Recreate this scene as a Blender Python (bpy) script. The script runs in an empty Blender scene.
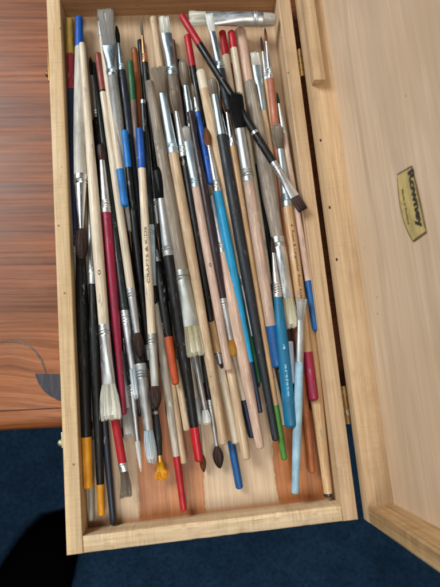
import bpy, bmesh, math, random
from mathutils import Vector, Matrix, Euler
random.seed(7)
SC = bpy.context.scene
COL = SC.collection
PI = math.pi

# ------------------------------------------------------------------ dimensions (metres)
W, L = .220, .472            # outer box, x across, y away from viewer
H = .034                     # rim height above the table (z = 0)
ZF = .0112                   # inner floor of the box
TW = .0119                   # wall thickness
LIDA = math.radians(88.4)    # lid opened upright on the right
LD = .0208                   # lid depth
GAP = .0039

# ------------------------------------------------------------------ camera
CAM_LOC = Vector((.09347, .11825, .45968 - .07014 + H))
CAM_ROT = Euler((.17501, -.07657, -.09185), 'XYZ')
F = 486.6
cam = bpy.data.cameras.new('camera')
cam.sensor_fit = 'HORIZONTAL'; cam.sensor_width = 36; cam.lens = F / 440 * 36
cam.clip_start = .01; cam.clip_end = 50
co = bpy.data.objects.new('camera', cam); COL.objects.link(co)
cam.dof.use_dof = True; cam.dof.focus_distance = .40; cam.dof.aperture_fstop = 9
co.location = CAM_LOC; co.rotation_euler = CAM_ROT
SC.camera = co
CM = CAM_ROT.to_matrix()

def ray(px, py):
    return (CM @ Vector(((px - 220) / F, -(py - 293.5) / F, -1)))
def at(px, py, z):
    d = ray(px, py); t = (z - CAM_LOC.z) / d.z
    return CAM_LOC + d * t
def on_plane(px, py, p0, n):
    d = ray(px, py); t = (p0 - CAM_LOC).dot(n) / d.dot(n)
    return CAM_LOC + d * t

# ------------------------------------------------------------------ materials
def s2l(c): return tuple(((x / 12.92) if x <= .04045 else ((x + .055) / 1.055) ** 2.4) for x in c)
def rgb(r, g, b): return s2l((r / 255, g / 255, b / 255)) + (1,)

class NT:
    def __init__(s, name):
        s.m = bpy.data.materials.new(name); s.m.use_nodes = True
        s.t = s.m.node_tree; s.b = s.t.nodes['Principled BSDF']
        s.tc = s.t.nodes.new('ShaderNodeTexCoord')
    def n(s, typ, **k):
        o = s.t.nodes.new(typ)
        for a, v in k.items(): setattr(o, a, v)
        return o
    def l(s, a, b): s.t.links.new(a, b)
    def mapping(s, scale, loc=(0, 0, 0), rot=(0, 0, 0), src=None):
        m = s.n('ShaderNodeMapping'); m.inputs['Scale'].default_value = scale
        m.inputs['Location'].default_value = loc; m.inputs['Rotation'].default_value = rot
        s.l(src or s.tc.outputs['Object'], m.inputs['Vector']); return m.outputs[0]
    def noise(s, vec, scale, detail=3, rough=.55, dist=0):
        o = s.n('ShaderNodeTexNoise'); s.l(vec, o.inputs['Vector'])
        o.inputs['Scale'].default_value = scale; o.inputs['Detail'].default_value = detail
        o.inputs['Roughness'].default_value = rough; o.inputs['Distortion'].default_value = dist
        return o.outputs['Fac']
    def ramp(s, fac, stops, interp='LINEAR'):
        r = s.n('ShaderNodeValToRGB'); r.color_ramp.interpolation = interp
        e = r.color_ramp.elements
        while len(e) < len(stops): e.new(.5)
        for i, (p, c) in enumerate(stops):
            e[i].position = p; e[i].color = c if len(c) == 4 else tuple(c) + (1,)
        s.l(fac, r.inputs[0]); return r.outputs[0]
    def mix(s, fac, a, b, mode='MIX'):
        m = s.n('ShaderNodeMix', data_type='RGBA', blend_type=mode)
        for inp, v in ((m.inputs[0], fac), (m.inputs[6], a), (m.inputs[7], b)):
            if hasattr(v, 'is_linked') or hasattr(v, 'links'): s.l(v, inp)
            else: inp.default_value = v
        return m.outputs[2]
    def math(s, op, a, b=None, c=None):
        m = s.n('ShaderNodeMath', operation=op)
        for i, v in enumerate((a, b, c)):
            if v is None: continue
            if hasattr(v, 'links'): s.l(v, m.inputs[i])
            else: m.inputs[i].default_value = v
        return m.outputs[0]
    def bump(s, fac, strength, dist):
        b = s.n('ShaderNodeBump'); b.inputs['Strength'].default_value = strength
        b.inputs['Distance'].default_value = dist; s.l(fac, b.inputs['Height'])
        s.l(b.outputs[0], s.b.inputs['Normal'])
    def base(s, v):
        if hasattr(v, 'links'): s.l(v, s.b.inputs['Base Color'])
        else: s.b.inputs['Base Color'].default_value = v
    def rough(s, v):
        if hasattr(v, 'links'): s.l(v, s.b.inputs['Roughness'])
        else: s.b.inputs['Roughness'].default_value = v

G = lambda v: (v, v, v, 1)

def box_wood(name, light, dark, axis='y', rough=.55, ticks=.35, grain=1.0, spots=True, seed=0):
    """pale planed timber, grain along axis; fine cross flecks"""
    n = NT(name)
    long, across = 9, 380 * grain
    sc = {'y': (across, long, across), 'x': (long, across, across), 'z': (across, across, long)}[axis]
    v = n.mapping(sc, loc=(seed, seed * .7, seed * .3))
    g1 = n.noise(v, 1, 4, .6, .6)
    v2 = n.mapping(tuple(x * .16 for x in sc), loc=(seed + 4, 3, 1))
    g2 = n.noise(v2, 1, 3, .5, 1.2)
    c = n.ramp(g1, [(.3, dark), (.62, light)])
    c2 = n.ramp(g2, [(.35, G(.72)), (.65, G(1.0))])
    po = n.noise(n.mapping(tuple(x * (5 if x > 20 else 4) for x in sc), loc=(seed, 1, 6)), 1, 2, .5)
    c = n.mix(n.ramp(po, [(.60, G(0)), (.70, G(.4))]), c, (dark[0] * .5, dark[1] * .42, dark[2] * .34, 1))
    c = n.mix(1.0, c, c2, 'MULTIPLY')
    # flecks that cross the rail
    st = {'y': (60, 620, 60), 'x': (620, 60, 60), 'z': (60, 60, 620)}[axis]
    f = n.noise(n.mapping(st, loc=(seed * 2, 1, 0)), 1, 2, .5)
    fl = n.ramp(f, [(.36, G(.72)), (.5, G(1.0)), (.62, G(1.0)), (.70, G(1.3))])
    msk = n.ramp(n.noise(n.mapping((25, 25, 25), loc=(seed, 9, 2)), 1, 2), [(.4, G(0)), (.62, G(1))])
    c = n.mix(n.math('MULTIPLY', msk, ticks), c, n.mix(1.0, c, fl, 'MULTIPLY'))
    # dirt blotches
    d = n.noise(n.mapping((38, 30, 38), loc=(seed, 2, 8)), 1, 5, .65)
    c = n.mix(n.ramp(d, [(.52, G(0)), (.75, G(.4))]), c, (dark[0] * .55, dark[1] * .5, dark[2] * .42, 1))
    if spots:
        vo = n.n('ShaderNodeTexVoronoi'); vo.inputs['Scale'].default_value = 42
        n.l(n.tc.outputs['Object'], vo.inputs['Vector'])
        sp = n.ramp(vo.outputs['Distance'], [(.03, G(.75)), (.055, G(0))])
        c = n.mix(sp, c, rgb(96, 62, 40))
    n.base(c); n.rough(n.ramp(g2, [(.3, G(rough - .08)), (.7, G(rough + .12))]))
    n.bump(g1, .25, .0003)
    return n.m

PALE = (rgb(226, 196, 150), rgb(198, 160, 112))
M = {}
M['rail_y'] = box_wood('pale_rail_lengthwise', *PALE, axis='y', seed=1.3)
M['rail_y2'] = box_wood('pale_rail_right', rgb(208, 176, 138), rgb(184, 150, 112), axis='y', seed=5.1, ticks=.22)
M['rail_x'] = box_wood('pale_rail_crosswise', rgb(230, 204, 164), rgb(196, 160, 116), axis='x', seed=2.2, ticks=.8)
M['rail_x2'] = box_wood('shaded_rail_crosswise', rgb(176, 132, 92), rgb(150, 108, 72), axis='x', seed=8.2, ticks=.2)  # far end wall: shade put into a darker copy of the rail wood
M['rail_lid'] = box_wood('lid_rail', rgb(212, 180, 140), rgb(190, 154, 114), axis='y', seed=3.2, ticks=.2)
M['rail_lid_z'] = box_wood('lid_rail_upright', rgb(214, 178, 126), rgb(176, 134, 88), axis='z', seed=3.9, ticks=.9)

def lid_panel_mat():
    n = NT('lid_plywood')
    v = n.mapping((300, 9, 60), loc=(2, 1, 3))
    g = n.noise(v, 1, 5, .65, .5)
    w = n.n('ShaderNodeTexWave', wave_type='BANDS', bands_direction='X')
    n.l(n.mapping((1, .22, 1), loc=(0, .1, .02)), w.inputs['Vector'])
    w.inputs['Scale'].default_value = 6; w.inputs['Distortion'].default_value = 9
    w.inputs['Detail'].default_value = 3; w.inputs['Detail Scale'].default_value = 3
    c = n.ramp(g, [(.3, rgb(202, 175, 146)), (.7, rgb(226, 200, 170))])
    c = n.mix(.5, c, n.mix(1, c, n.ramp(w.outputs['Fac'], [(0, G(.72)), (.5, G(1)), (1, G(.93))]), 'MULTIPLY'))
    big = n.noise(n.mapping((6, 6, 6), loc=(1, 4, 3)), 1, 3)
    c = n.mix(n.ramp(big, [(.45, G(0)), (.7, G(.45))]), c, rgb(196, 164, 124))
    vo = n.n('ShaderNodeTexVoronoi'); vo.inputs['Scale'].default_value = 30
    n.l(n.tc.outputs['Object'], vo.inputs['Vector'])
    c = n.mix(n.ramp(vo.outputs['Distance'], [(.02, G(.6)), (.04, G(0))]), c, rgb(110, 78, 58))
    n.base(c); n.rough(.5); n.bump(g, .15, .0002)
    return n.m
M['lid_panel'] = lid_panel_mat()
M['rail_lid_x'] = box_wood('lid_end_rail', rgb(214, 178, 126), rgb(176, 134, 88), axis='x', seed=3.9, ticks=.9)

def floor_mat():
    """inner floor: pale plywood with old varnish stains at the near end"""
    n = NT('box_floor_plywood')
    g = n.noise(n.mapping((480, 10, 60)), 1, 5, .65, .5)
    c = n.ramp(g, [(.3, rgb(176, 146, 116)), (.66, rgb(204, 178, 146))])
    big = n.noise(n.mapping((14, 9, 9), loc=(3, 1, 0)), 1, 4)
    c = n.mix(n.ramp(big, [(.45, G(0)), (.7, G(.5))]), c, rgb(172, 138, 104))
    sx = n.n('ShaderNodeSeparateXYZ'); n.l(n.tc.outputs['Object'], sx.inputs[0])
    wob = n.math('MULTIPLY_ADD', n.noise(n.mapping((60, 40, 1)), 1, 4, .7), .009, -.0045)
    X = n.math('ADD', sx.outputs[0], wob); Y = sx.outputs[1]
    def band(a, b, soft=.0006):
        u = n.math('SMOOTHSTEP', X, a - soft, a + soft) if False else n.ramp(n.math('MULTIPLY_ADD', X, 1 / (2 * soft), -(a - soft) / (2 * soft)), [(0, G(0)), (1, G(1))])
        d = n.ramp(n.math('MULTIPLY_ADD', X, 1 / (2 * soft), -(b - soft) / (2 * soft)), [(0, G(1)), (1, G(0))])
        return n.math('MULTIPLY', u, d)
    near = n.ramp(n.math('MULTIPLY_ADD', Y, 1 / .05, -.13 / .05), [(0, G(1)), (1, G(.0))])
    st = n.math('MAXIMUM', band(.052, .1045), band(.163, .2045))
    st = n.math('MULTIPLY', st, near)
    st = n.math('MULTIPLY', st, n.ramp(big, [(.25, G(.7)), (.6, G(1))]))
    c0_ = c
    c = n.mix(st, c, n.ramp(g, [(.3, rgb(132, 66, 16)), (.66, rgb(186, 108, 34))]))
    bl_ = n.noise(n.mapping((70, 24, 1), loc=(2, 2, 0)), 1, 4, .6)
    c = n.mix(n.math('MULTIPLY', st, n.ramp(bl_, [(.45, G(0)), (.7, G(.6))])), c, rgb(120, 66, 30))
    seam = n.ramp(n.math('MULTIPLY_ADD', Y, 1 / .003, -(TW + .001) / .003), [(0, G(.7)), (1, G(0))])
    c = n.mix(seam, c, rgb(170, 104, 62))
    n.base(c); n.rough(.48); n.bump(g, .2, .0002)
    return n.m
M['floor'] = floor_mat()

def table_mat():
    n = NT('reddish_table_wood')
    sx = n.n('ShaderNodeSeparateXYZ'); n.l(n.tc.outputs['Object'], sx.inputs[0])
    tc = n.tc.outputs['Object']
    # grain runs along x; it bends only around a knot near the front edge
    kn = n.n('ShaderNodeVectorMath', operation='DISTANCE')
    n.l(n.mapping((.55, 1, 1)), kn.inputs[0]); kn.inputs[1].default_value = (-.006, .052, 0)
    pull = n.ramp(n.math('MULTIPLY', kn.outputs['Value'], 9), [(0, G(1)), (.5, G(.3)), (1, G(0))])
    wob = n.noise(n.mapping((5, 9, 1), loc=(.4, .15, 0)), 1, 2, .5)
    off = n.math('MULTIPLY_ADD', n.math('SUBTRACT', wob, .5), n.math('MULTIPLY_ADD', pull, .07, .007), n.math('MULTIPLY', pull, -.022))
    cmb = n.n('ShaderNodeCombineXYZ'); n.l(off, cmb.inputs[1])
    add = n.n('ShaderNodeVectorMath', operation='ADD'); n.l(tc, add.inputs[0]); n.l(cmb.outputs[0], add.inputs[1])
    g = n.noise(n.mapping((7, 330, 1), src=add.outputs[0]), 1, 4, .65, .1)
    g2 = n.noise(n.mapping((3, 70, 1), loc=(2, 3, 1), src=add.outputs[0]), 1, 3, .6, .2)
    g3 = n.noise(n.mapping((1.2, 14, 1), loc=(5, 3, 1)), 1, 2, .5)
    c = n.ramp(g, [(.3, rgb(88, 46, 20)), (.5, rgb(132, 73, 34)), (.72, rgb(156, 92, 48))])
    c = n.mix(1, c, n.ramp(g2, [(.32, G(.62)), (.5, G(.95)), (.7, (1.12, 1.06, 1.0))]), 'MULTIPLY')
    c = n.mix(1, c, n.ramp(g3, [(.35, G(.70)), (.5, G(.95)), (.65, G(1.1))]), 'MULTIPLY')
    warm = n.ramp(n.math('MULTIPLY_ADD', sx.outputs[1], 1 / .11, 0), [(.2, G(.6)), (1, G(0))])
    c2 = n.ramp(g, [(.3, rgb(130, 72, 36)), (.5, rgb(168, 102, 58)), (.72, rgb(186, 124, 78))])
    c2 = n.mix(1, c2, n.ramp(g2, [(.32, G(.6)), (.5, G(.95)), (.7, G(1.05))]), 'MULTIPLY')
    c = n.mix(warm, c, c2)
    po = n.noise(n.mapping((60, 1500, 1), loc=(3, 1, 1), src=add.outputs[0]), 1, 3, .6)
    c = n.mix(n.ramp(po, [(.56, G(0)), (.68, G(.45))]), c, rgb(70, 36, 24))
    bl = n.noise(n.mapping((22, 30, 1), loc=(1, 7, 1)), 1, 4, .6)
    c = n.mix(n.ramp(bl, [(.55, G(0)), (.75, G(.2))]), c, rgb(150, 112, 88))
    n.base(c); n.rough(n.ramp(g2, [(.3, G(.36)), (.7, G(.52))])); n.bump(g, .2, .0003)
    return n.m
M['table'] = table_mat()

def carpet_mat():
    n = NT('navy_carpet')
    g = n.noise(n.mapping((1, 1, 1)), 230, 4, .7)
    g2 = n.noise(n.mapping((1, 1, 1)), 14, 4, .6)
    c = n.ramp(g, [(.3, rgb(24, 50, 80)), (.7, rgb(66, 104, 142))])
    c = n.mix(1, c, n.ramp(g2, [(.3, G(.7)), (.7, G(1.1))]), 'MULTIPLY')
    n.base(c); n.rough(.95); n.b.inputs['Specular IOR Level'].default_value = .1
    n.bump(g, .9, .007)
    return n.m
M['carpet'] = carpet_mat()

_mc = {}
def paint(name, col, rough=.3, wear=.35, chips=None, spec=.5):
    """lacquered handle with scuffs and dirt"""
    if name in _mc: return _mc[name]
    n = NT(name)
    oi = n.n('ShaderNodeObjectInfo')
    add = n.n('ShaderNodeVectorMath', operation='ADD'); n.l(n.tc.outputs['Object'], add.inputs[0])
    n.l(oi.outputs['Random'], add.inputs[1])
    g = n.noise(n.mapping((500, 60, 500), src=add.outputs[0]), 1, 4, .65)
    d = n.noise(n.mapping((90, 45, 90), src=add.outputs[0]), 1, 5, .7)
    c0 = col
    dk = tuple(x * .62 for x in col[:3]) + (1,)
    lt = tuple(x + (.5 - x) * .16 for x in col[:3]) + (1,)
    c = n.ramp(g, [(.3, dk), (.5, c0), (.78, lt if wear > .2 else c0)])
    c = n.mix(.55, c0, c)
    ch = chips or tuple(min(1, x * .5 + .10) for x in col[:3]) + (1,)
    c = n.mix(n.ramp(d, [(.62, G(0)), (.67, G(wear))]), c, ch)
    # dried smears of other colours, and dull finger grime
    sm = n.noise(n.mapping((150, 55, 150), loc=(7, 2, 5), src=add.outputs[0]), 1, 6, .72)
    c = n.mix(n.ramp(sm, [(.63, G(0)), (.67, G(.5))]), c, n.ramp(n.noise(n.mapping((60, 30, 60), src=add.outputs[0]), 1, 1), [(.35, rgb(150, 150, 146)), (.5, rgb(196, 190, 178)), (.65, rgb(96, 84, 76))]))
    sc_ = n.noise(n.mapping((1400, 90, 1400), loc=(1, 8, 5), src=add.outputs[0]), 1, 2, .5)
    c = n.mix(n.ramp(sc_, [(.66, G(0)), (.72, G(.35))]), c, rgb(150, 146, 140))
    c = n.mix(n.ramp(d, [(.35, G(.0)), (.6, G(.4))]), c, n.mix(1, c, rgb(120, 112, 106), 'MULTIPLY'))
    n.base(c); n.rough(n.ramp(d, [(.3, G(rough)), (.7, G(min(1, rough + .35)))]))
    n.b.inputs['Specular IOR Level'].default_value = spec
    n.bump(g, .12, .0002)
    _mc[name] = n.m; return n.m

def raw(name, light, dark, grime=.4, rough=.55, spat=None):
    """bare or varnished wooden handle, grain along local y"""
    if name in _mc: return _mc[name]
    n = NT(name)
    oi = n.n('ShaderNodeObjectInfo')
    add = n.n('ShaderNodeVectorMath', operation='ADD'); n.l(n.tc.outputs['Object'], add.inputs[0])
    n.l(oi.outputs['Random'], add.inputs[1])
    g = n.noise(n.mapping((900, 28, 900), src=add.outputs[0]), 1, 4, .6, .5)
    d = n.noise(n.mapping((110, 30, 110), src=add.outputs[0]), 1, 5, .65)
    c = n.ramp(g, [(.34, tuple(x * .82 for x in dark[:3]) + (1,)), (.5, dark), (.62, light)])
    c = n.mix(n.ramp(d, [(.46, G(0)), (.7, G(min(1, grime * 1.3)))]), c, tuple(x * .42 for x in dark[:3]) + (1,))
    sp = n.noise(n.mapping((700, 500, 700), loc=(3, 3, 3), src=add.outputs[0]), 1, 2, .5)
    c = n.mix(n.ramp(sp, [(.70, G(0)), (.74, G(.65))]), c, spat or rgb(70, 62, 56))
    sm = n.noise(n.mapping((150, 48, 150), loc=(7, 2, 5), src=add.outputs[0]), 1, 6, .72)
    c = n.mix(n.ramp(sm, [(.585, G(0)), (.66, G(.6))]), c, n.ramp(n.noise(n.mapping((40, 22, 40), src=add.outputs[0]), 1, 1), [(.3, rgb(120, 104, 92)), (.42, rgb(232, 226, 214)), (.55, rgb(142, 132, 124)), (.68, rgb(110, 124, 132))]))
    crk = n.noise(n.mapping((1600, 40, 1600), loc=(2, 6, 1), src=add.outputs[0]), 1, 2, .5)
    c = n.mix(n.ramp(crk, [(.64, G(0)), (.72, G(.28))]), c, tuple(x * .3 for x in dark[:3]) + (1,))
    # tone varies from handle to handle
    c = n.mix(1, c, n.ramp(oi.outputs['Random'], [(0, (.86, .84, .81, 1)), (.5, (.95, .95, .95, 1)), (1, (1.0, .95, .88, 1))]), 'MULTIPLY')
    n.base(c); n.rough(n.ramp(d, [(.3, G(rough)), (.7, G(rough + .2))])); n.bump(g, .2, .0002)
    _mc[name] = n.m; return n.m

def metal(name, col, rough=.25, dirt=.3, dcol=None):
    if name in _mc: return _mc[name]
    n = NT(name)
    oi = n.n('ShaderNodeObjectInfo')
    add = n.n('ShaderNodeVectorMath', operation='ADD'); n.l(n.tc.outputs['Object'], add.inputs[0])
    n.l(oi.outputs['Random'], add.inputs[1])
    d = n.noise(n.mapping((260, 120, 260), src=add.outputs[0]), 1, 5, .65)
    g = n.noise(n.mapping((900, 90, 900), src=add.outputs[0]), 1, 3, .6)
    msk = n.ramp(d, [(.56, G(0)), (.66, G(dirt))])
    tn = n.ramp(n.noise(n.mapping((60, 60, 60), loc=(4, 4, 1), src=add.outputs[0]), 1, 2, .5), [(.3, G(.72)), (.6, G(1))])
    cc = n.mix(1, col, tn, 'MULTIPLY')
    n.base(n.mix(msk, cc, n.ramp(g, [(.35, dcol or rgb(104, 96, 88)), (.7, rgb(176, 172, 160))])))
    n.l(n.math('SUBTRACT', 1, n.math('MULTIPLY', msk, 1.0)), n.b.inputs['Metallic'])
    n.rough(n.math('ADD', n.ramp(g, [(.3, G(rough)), (.7, G(rough + .16))]), n.math('MULTIPLY', oi.outputs['Random'], .16))); n.bump(g, .1, .0002)
    _mc[name] = n.m; return n.m

def hair(name, base_c, tip_c, rough=.6):
    """bristle strands: colour varies per strand (stored as a mesh attribute) and towards the tip"""
    if name in _mc: return _mc[name]
    n = NT(name)
    a = n.n('ShaderNodeAttribute', attribute_name='strand')
    sp = n.n('ShaderNodeSeparateColor'); n.l(a.outputs['Color'], sp.inputs[0])
    c = n.mix(sp.outputs[0], base_c, tip_c)
    c = n.mix(1, c, n.ramp(sp.outputs[1], [(0, G(.55)), (.5, G(1)), (1, G(1.25))]), 'MULTIPLY')
    n.base(c); n.rough(rough)
    n.b.inputs['Specular IOR Level'].default_value = .35
    _mc[name] = n.m; return n.m

def P(k):
    return {
     'wood': lambda: raw('bare_pale_wood', rgb(222, 198, 166), rgb(198, 170, 136)),
     'cream': lambda: raw('cream_varnished_wood', rgb(230, 218, 198), rgb(212, 197, 174), .25, .4),
     'white': lambda: raw('off_white_paint', rgb(206, 202, 194), rgb(180, 176, 166), .5, .4),
     'pink': lambda: raw('pinkish_wood', rgb(216, 190, 172), rgb(194, 164, 146), .35),
     'tan': lambda: raw('tan_varnished_wood', rgb(208, 170, 124), rgb(182, 142, 98), .3, .35),
     'grey': lambda: raw('weathered_grey_wood', rgb(176, 164, 148), rgb(142, 130, 116), .55, .6, rgb(60, 52, 46)),
     'taupe': lambda: raw('paint_stained_wood', rgb(160, 146, 132), rgb(112, 98, 88), .6, .6),
     'silverwood': lambda: raw('paint_smeared_grey', rgb(186, 184, 180), rgb(150, 150, 148), .5, .5, rgb(30, 40, 46)),
     'speck': lambda: raw('paint_speckled_white', rgb(206, 198, 184), rgb(176, 166, 150), .6, .5, rgb(120, 60, 50)),
     'black': lambda: paint('black_lacquer', rgb(11, 11, 12), .3, .12, None, .4),
     'gblack': lambda: paint('greenish_black_lacquer', rgb(24, 34, 32), .2, .5, rgb(120, 136, 130)),
     'slate': lambda: paint('slate_lacquer', rgb(28, 35, 42), .35, .2),
     'navy': lambda: paint('navy_lacquer', rgb(20, 34, 66), .3, .2),
     'navyb': lambda: paint('blue_black_lacquer', rgb(28, 36, 52), .3, .2),
     'plum': lambda: paint('plum_lacquer', rgb(42, 22, 27), .3, .15),
     'crimson': lambda: paint('crimson_lacquer', rgb(150, 22, 58), .28, .12),
     'red': lambda: paint('red_lacquer', rgb(184, 20, 34), .3, .15),
     'dred': lambda: paint('dark_red_lacquer', rgb(148, 28, 44), .3, .3, rgb(90, 30, 30)),
     'mahog': lambda: paint('mahogany_lacquer', rgb(140, 62, 48), .3, .2),
     'copper': lambda: paint('copper_brown_lacquer', rgb(182, 108, 78), .35, .25, rgb(120, 66, 44)),
     'rust': lambda: paint('orange_brown_varnish', rgb(176, 98, 50), .35, .2),
     'orange': lambda: paint('orange_lacquer', rgb(190, 78, 32), .35, .15),
     'yellow': lambda: paint('yellow_lacquer', rgb(236, 158, 10), .35, .12),
     'mustard': lambda: paint('mustard_lacquer', rgb(178, 142, 44), .4, .25),
     'blue': lambda: paint('blue_lacquer', rgb(10, 84, 176), .35, .2),
     'sky': lambda: paint('bright_blue_lacquer', rgb(16, 118, 196), .35, .15),
     'cyan': lambda: paint('cyan_lacquer', rgb(18, 148, 196), .3, .12),
     'teal': lambda: paint('teal_blue_lacquer', rgb(12, 112, 152), .28, .15),
     'royal': lambda: paint('royal_blue_lacquer', rgb(8, 86, 150), .35, .15),
     'lblue': lambda: paint('light_blue_lacquer', rgb(158, 196, 216), .3, .08),
     'lilac': lambda: paint('pale_lilac_paint', rgb(200, 210, 232), .35, .08),
     'green': lambda: paint('green_lacquer', rgb(74, 132, 44), .4, .12),
     'dgreen': lambda: paint('dark_green_lacquer', rgb(36, 100, 58), .35, .2),
     'pencil': lambda: raw('pencil_wood', rgb(206, 176, 136), rgb(186, 152, 112), .2),
     'nickel': lambda: metal('nickel', rgb(222, 225, 226), .2, .3),
     'alu': lambda: metal('dull_aluminium', rgb(190, 192, 192), .38, .55, rgb(150, 148, 142)),
     'blued': lambda: metal('bluish_nickel', rgb(196, 216, 226), .22, .2),
     'painted': lambda: metal('paint_crusted_metal', rgb(190, 192, 186), .4, .9, rgb(150, 150, 138)),
     'brass': lambda: metal('brass', rgb(212, 172, 96), .3, .3, rgb(90, 62, 36)),
     'coppery': lambda: metal('copper_metal', rgb(206, 150, 108), .28, .3, rgb(110, 70, 46)),
     'hog': lambda: hair('hog_bristle', rgb(206, 204, 192), rgb(240, 238, 228)),
     'hogy': lambda: hair('yellowish_bristle', rgb(178, 170, 138), rgb(214, 208, 186)),
     'greyh': lambda: hair('grey_paint_stiff_bristle', rgb(150, 148, 146), rgb(184, 180, 172)),
     'taupeh': lambda: hair('taupe_hair', rgb(120, 106, 92), rgb(160, 146, 130)),
     'brown': lambda: hair('dark_brown_hair', rgb(86, 64, 58), rgb(44, 32, 30)),
     'chest': lambda: hair('chestnut_hair', rgb(146, 92, 56), rgb(84, 50, 32)),
     'blackh': lambda: hair('black_hair', rgb(20, 18, 20), rgb(12, 11, 13)),
     'gold': lambda: hair('golden_hair', rgb(170, 118, 40), rgb(206, 156, 70)),
     'whiteh': lambda: hair('white_hair', rgb(214, 216, 214), rgb(236, 236, 228)),
     'bluewh': lambda: hair('bluish_white_hair', rgb(176, 192, 200), rgb(220, 226, 228)),
     'dkgreen': lambda: hair('green_black_hair', rgb(28, 42, 32), rgb(20, 30, 24)),
     'yellowh': lambda: hair('yellow_crusted_hair', rgb(226, 170, 20), rgb(246, 206, 60)),
    }[k]()

# ------------------------------------------------------------------ mesh helpers
def link(name, bm, mats, parent=None, smooth=True):
    me = bpy.data.meshes.new(name); bm.normal_update(); bm.to_mesh(me); bm.free()
    if not isinstance(mats, (list, tuple)): mats = [mats]
    for m in mats: me.materials.append(m)
    if smooth:
        for p in me.polygons: p.use_smooth = True
        try: me.set_sharp_from_angle(angle=math.radians(38))
        except Exception: pass
    o = bpy.data.objects.new(name, me); COL.objects.link(o)
    if parent is not None: o.parent = parent
    return o
def empty(name, loc=(0, 0, 0)):
    o = bpy.data.objects.new(name, None); COL.objects.link(o); o.location = loc
    o.empty_display_size = .01; return o
def tag(o, label=None, cat=None, group=None, kind=None):
    if label: o['label'] = label
    if cat: o['category'] = cat
    if group: o['group'] = group
    if kind: o['kind'] = kind
    return o
def add_box(bm, lo, hi, bev=0, seg=2, mi=0):
    v = [bm.verts.new((x, y, z)) for x in (lo[0], hi[0]) for y in (lo[1], hi[1]) for z in (lo[2], hi[2])]
    fs = []
    for q in ((0, 1, 3, 2), (4, 6, 7, 5), (0, 4, 5, 1), (2, 3, 7, 6), (0, 2, 6, 4), (1, 5, 7, 3)):
        f = bm.faces.new([v[i] for i in q]); f.material_index = mi; fs.append(f)
    if bev:
        es = set(e for f in fs for e in f.edges)
        bmesh.ops.bevel(bm, geom=list(es), offset=bev, segments=seg, profile=.6, affect='EDGES')
    bmesh.ops.recalc_face_normals(bm, faces=bm.faces)
def loft(bm, secs, n=20, cap0=True, cap1=True):
    """secs: (y, rx, rz[, cx, cz]) elliptical rings along y"""
    rings = []
    for s in secs:
        y, rx, rz = s[:3]; cx, cz = (s[3], s[4]) if len(s) > 3 else (0, 0)
        p = s[5] if len(s) > 5 else 1
        ring = []
        for i in range(n):
            a = 2 * PI * i / n; ca, sa = math.cos(a), math.sin(a)
            ring.append(bm.verts.new((cx + rx * math.copysign(abs(ca) ** p, ca), y, cz + rz * math.copysign(abs(sa) ** p, sa))))
        rings.append(ring)
    for a, b in zip(rings, rings[1:]):
        for i in range(n):
            bm.faces.new((a[i], b[i], b[(i + 1) % n], a[(i + 1) % n]))
    if cap0: bm.faces.new(rings[0])
    if cap1: bm.faces.new(list(reversed(rings[-1])))
    bmesh.ops.recalc_face_normals(bm, faces=bm.faces)

# ------------------------------------------------------------------ text wrapped on a handle / flat
def text_mesh(body, size, bold=0.0):
    cu = bpy.data.curves.new('lettering', 'FONT'); cu.body = body; cu.size = size
    cu.align_x = 'CENTER'; cu.align_y = 'CENTER'; cu.offset = bold; cu.resolution_u = 3
    o = bpy.data.objects.new('lettering', cu); COL.objects.link(o)
    dg = bpy.context.evaluated_depsgraph_get(); dg.update()
    me = bpy.data.meshes.new_from_object(o.evaluated_get(dg))
    bpy.data.objects.remove(o)
    bm = bmesh.new(); bm.from_mesh(me)
    return bm

# ------------------------------------------------------------------ brushes
def hprof(s, r_t, r_b, r_f, bp):
    """handle radius at fraction s from tail (0) to ferrule (1)"""
    if s < bp:
        u = s / bp; u = u * u * (3 - 2 * u) * .6 + u * .4
        return r_t + (r_b - r_t) * u
    u = (s - bp) / (1 - bp); u = u * u * (3 - 2 * u)
    return r_b + (r_f - r_b) * u

def handle_seg(name, Lh, s0, s1, prof, mat, root, round0, jog=0):
    bm = bmesh.new(); secs = []
    y0, y1 = s0 * Lh, s1 * Lh
    if round0:
        r = prof(s0)
        k = min(r * .6, (y1 - y0) * .4)
        for a in (4, 25, 48, 70): 
            a = math.radians(a); secs.append((y0 + k * (1 - math.cos(a)), r * math.sin(a) + jog, r * math.sin(a) + jog))
        y0 = y0 + k
    N = max(3, int((y1 - y0) / .006))
    for i in range(N + 1):
        y = y0 + (y1 - y0) * i / N; r = prof(y / Lh) + jog
        secs.append((y, r, r))
    loft(bm, secs)
    return link(name, bm, mat, root)

def ferrule(y0, y1, r0, rx1, rz1, mat, root, rings=2, style='taper', shift=.0):
    bm = bmesh.new(); secs = []
    Lf = y1 - y0
    ov = min(.0015, Lf * .12)
    secs.append((y0 - ov * .2, r0 * 1.04, r0 * 1.04))
    N = 70
    for i in range(N + 1):
        u = i / N; y = y0 + u * Lf
        k = u
        if style == 'flat': k = 0 if u < .25 else ((u - .25) / .75); k = k * k * (3 - 2 * k)
        if style == 'sudden': k = 0 if u < .6 else ((u - .6) / .4); k = k * k * (3 - 2 * k)
        rx = r0 * 1.06 + (rx1 - r0 * 1.06) * k; rz = r0 * 1.06 + (rz1 - r0 * 1.06) * k
        b = 0
        for q in range(rings):
            c = .10 + q * min(.10, .0022 / Lf)
            b += .13 * r0 * math.exp(-((u - c) * Lf / .00035) ** 2)
            b -= .09 * r0 * math.exp(-((u - c - .0009 / Lf) * Lf / .0003) ** 2)
        secs.append((y, rx + b, rz + b))
    loft(bm, secs, 22)
    return link('ferrule', bm, mat, root)

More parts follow.
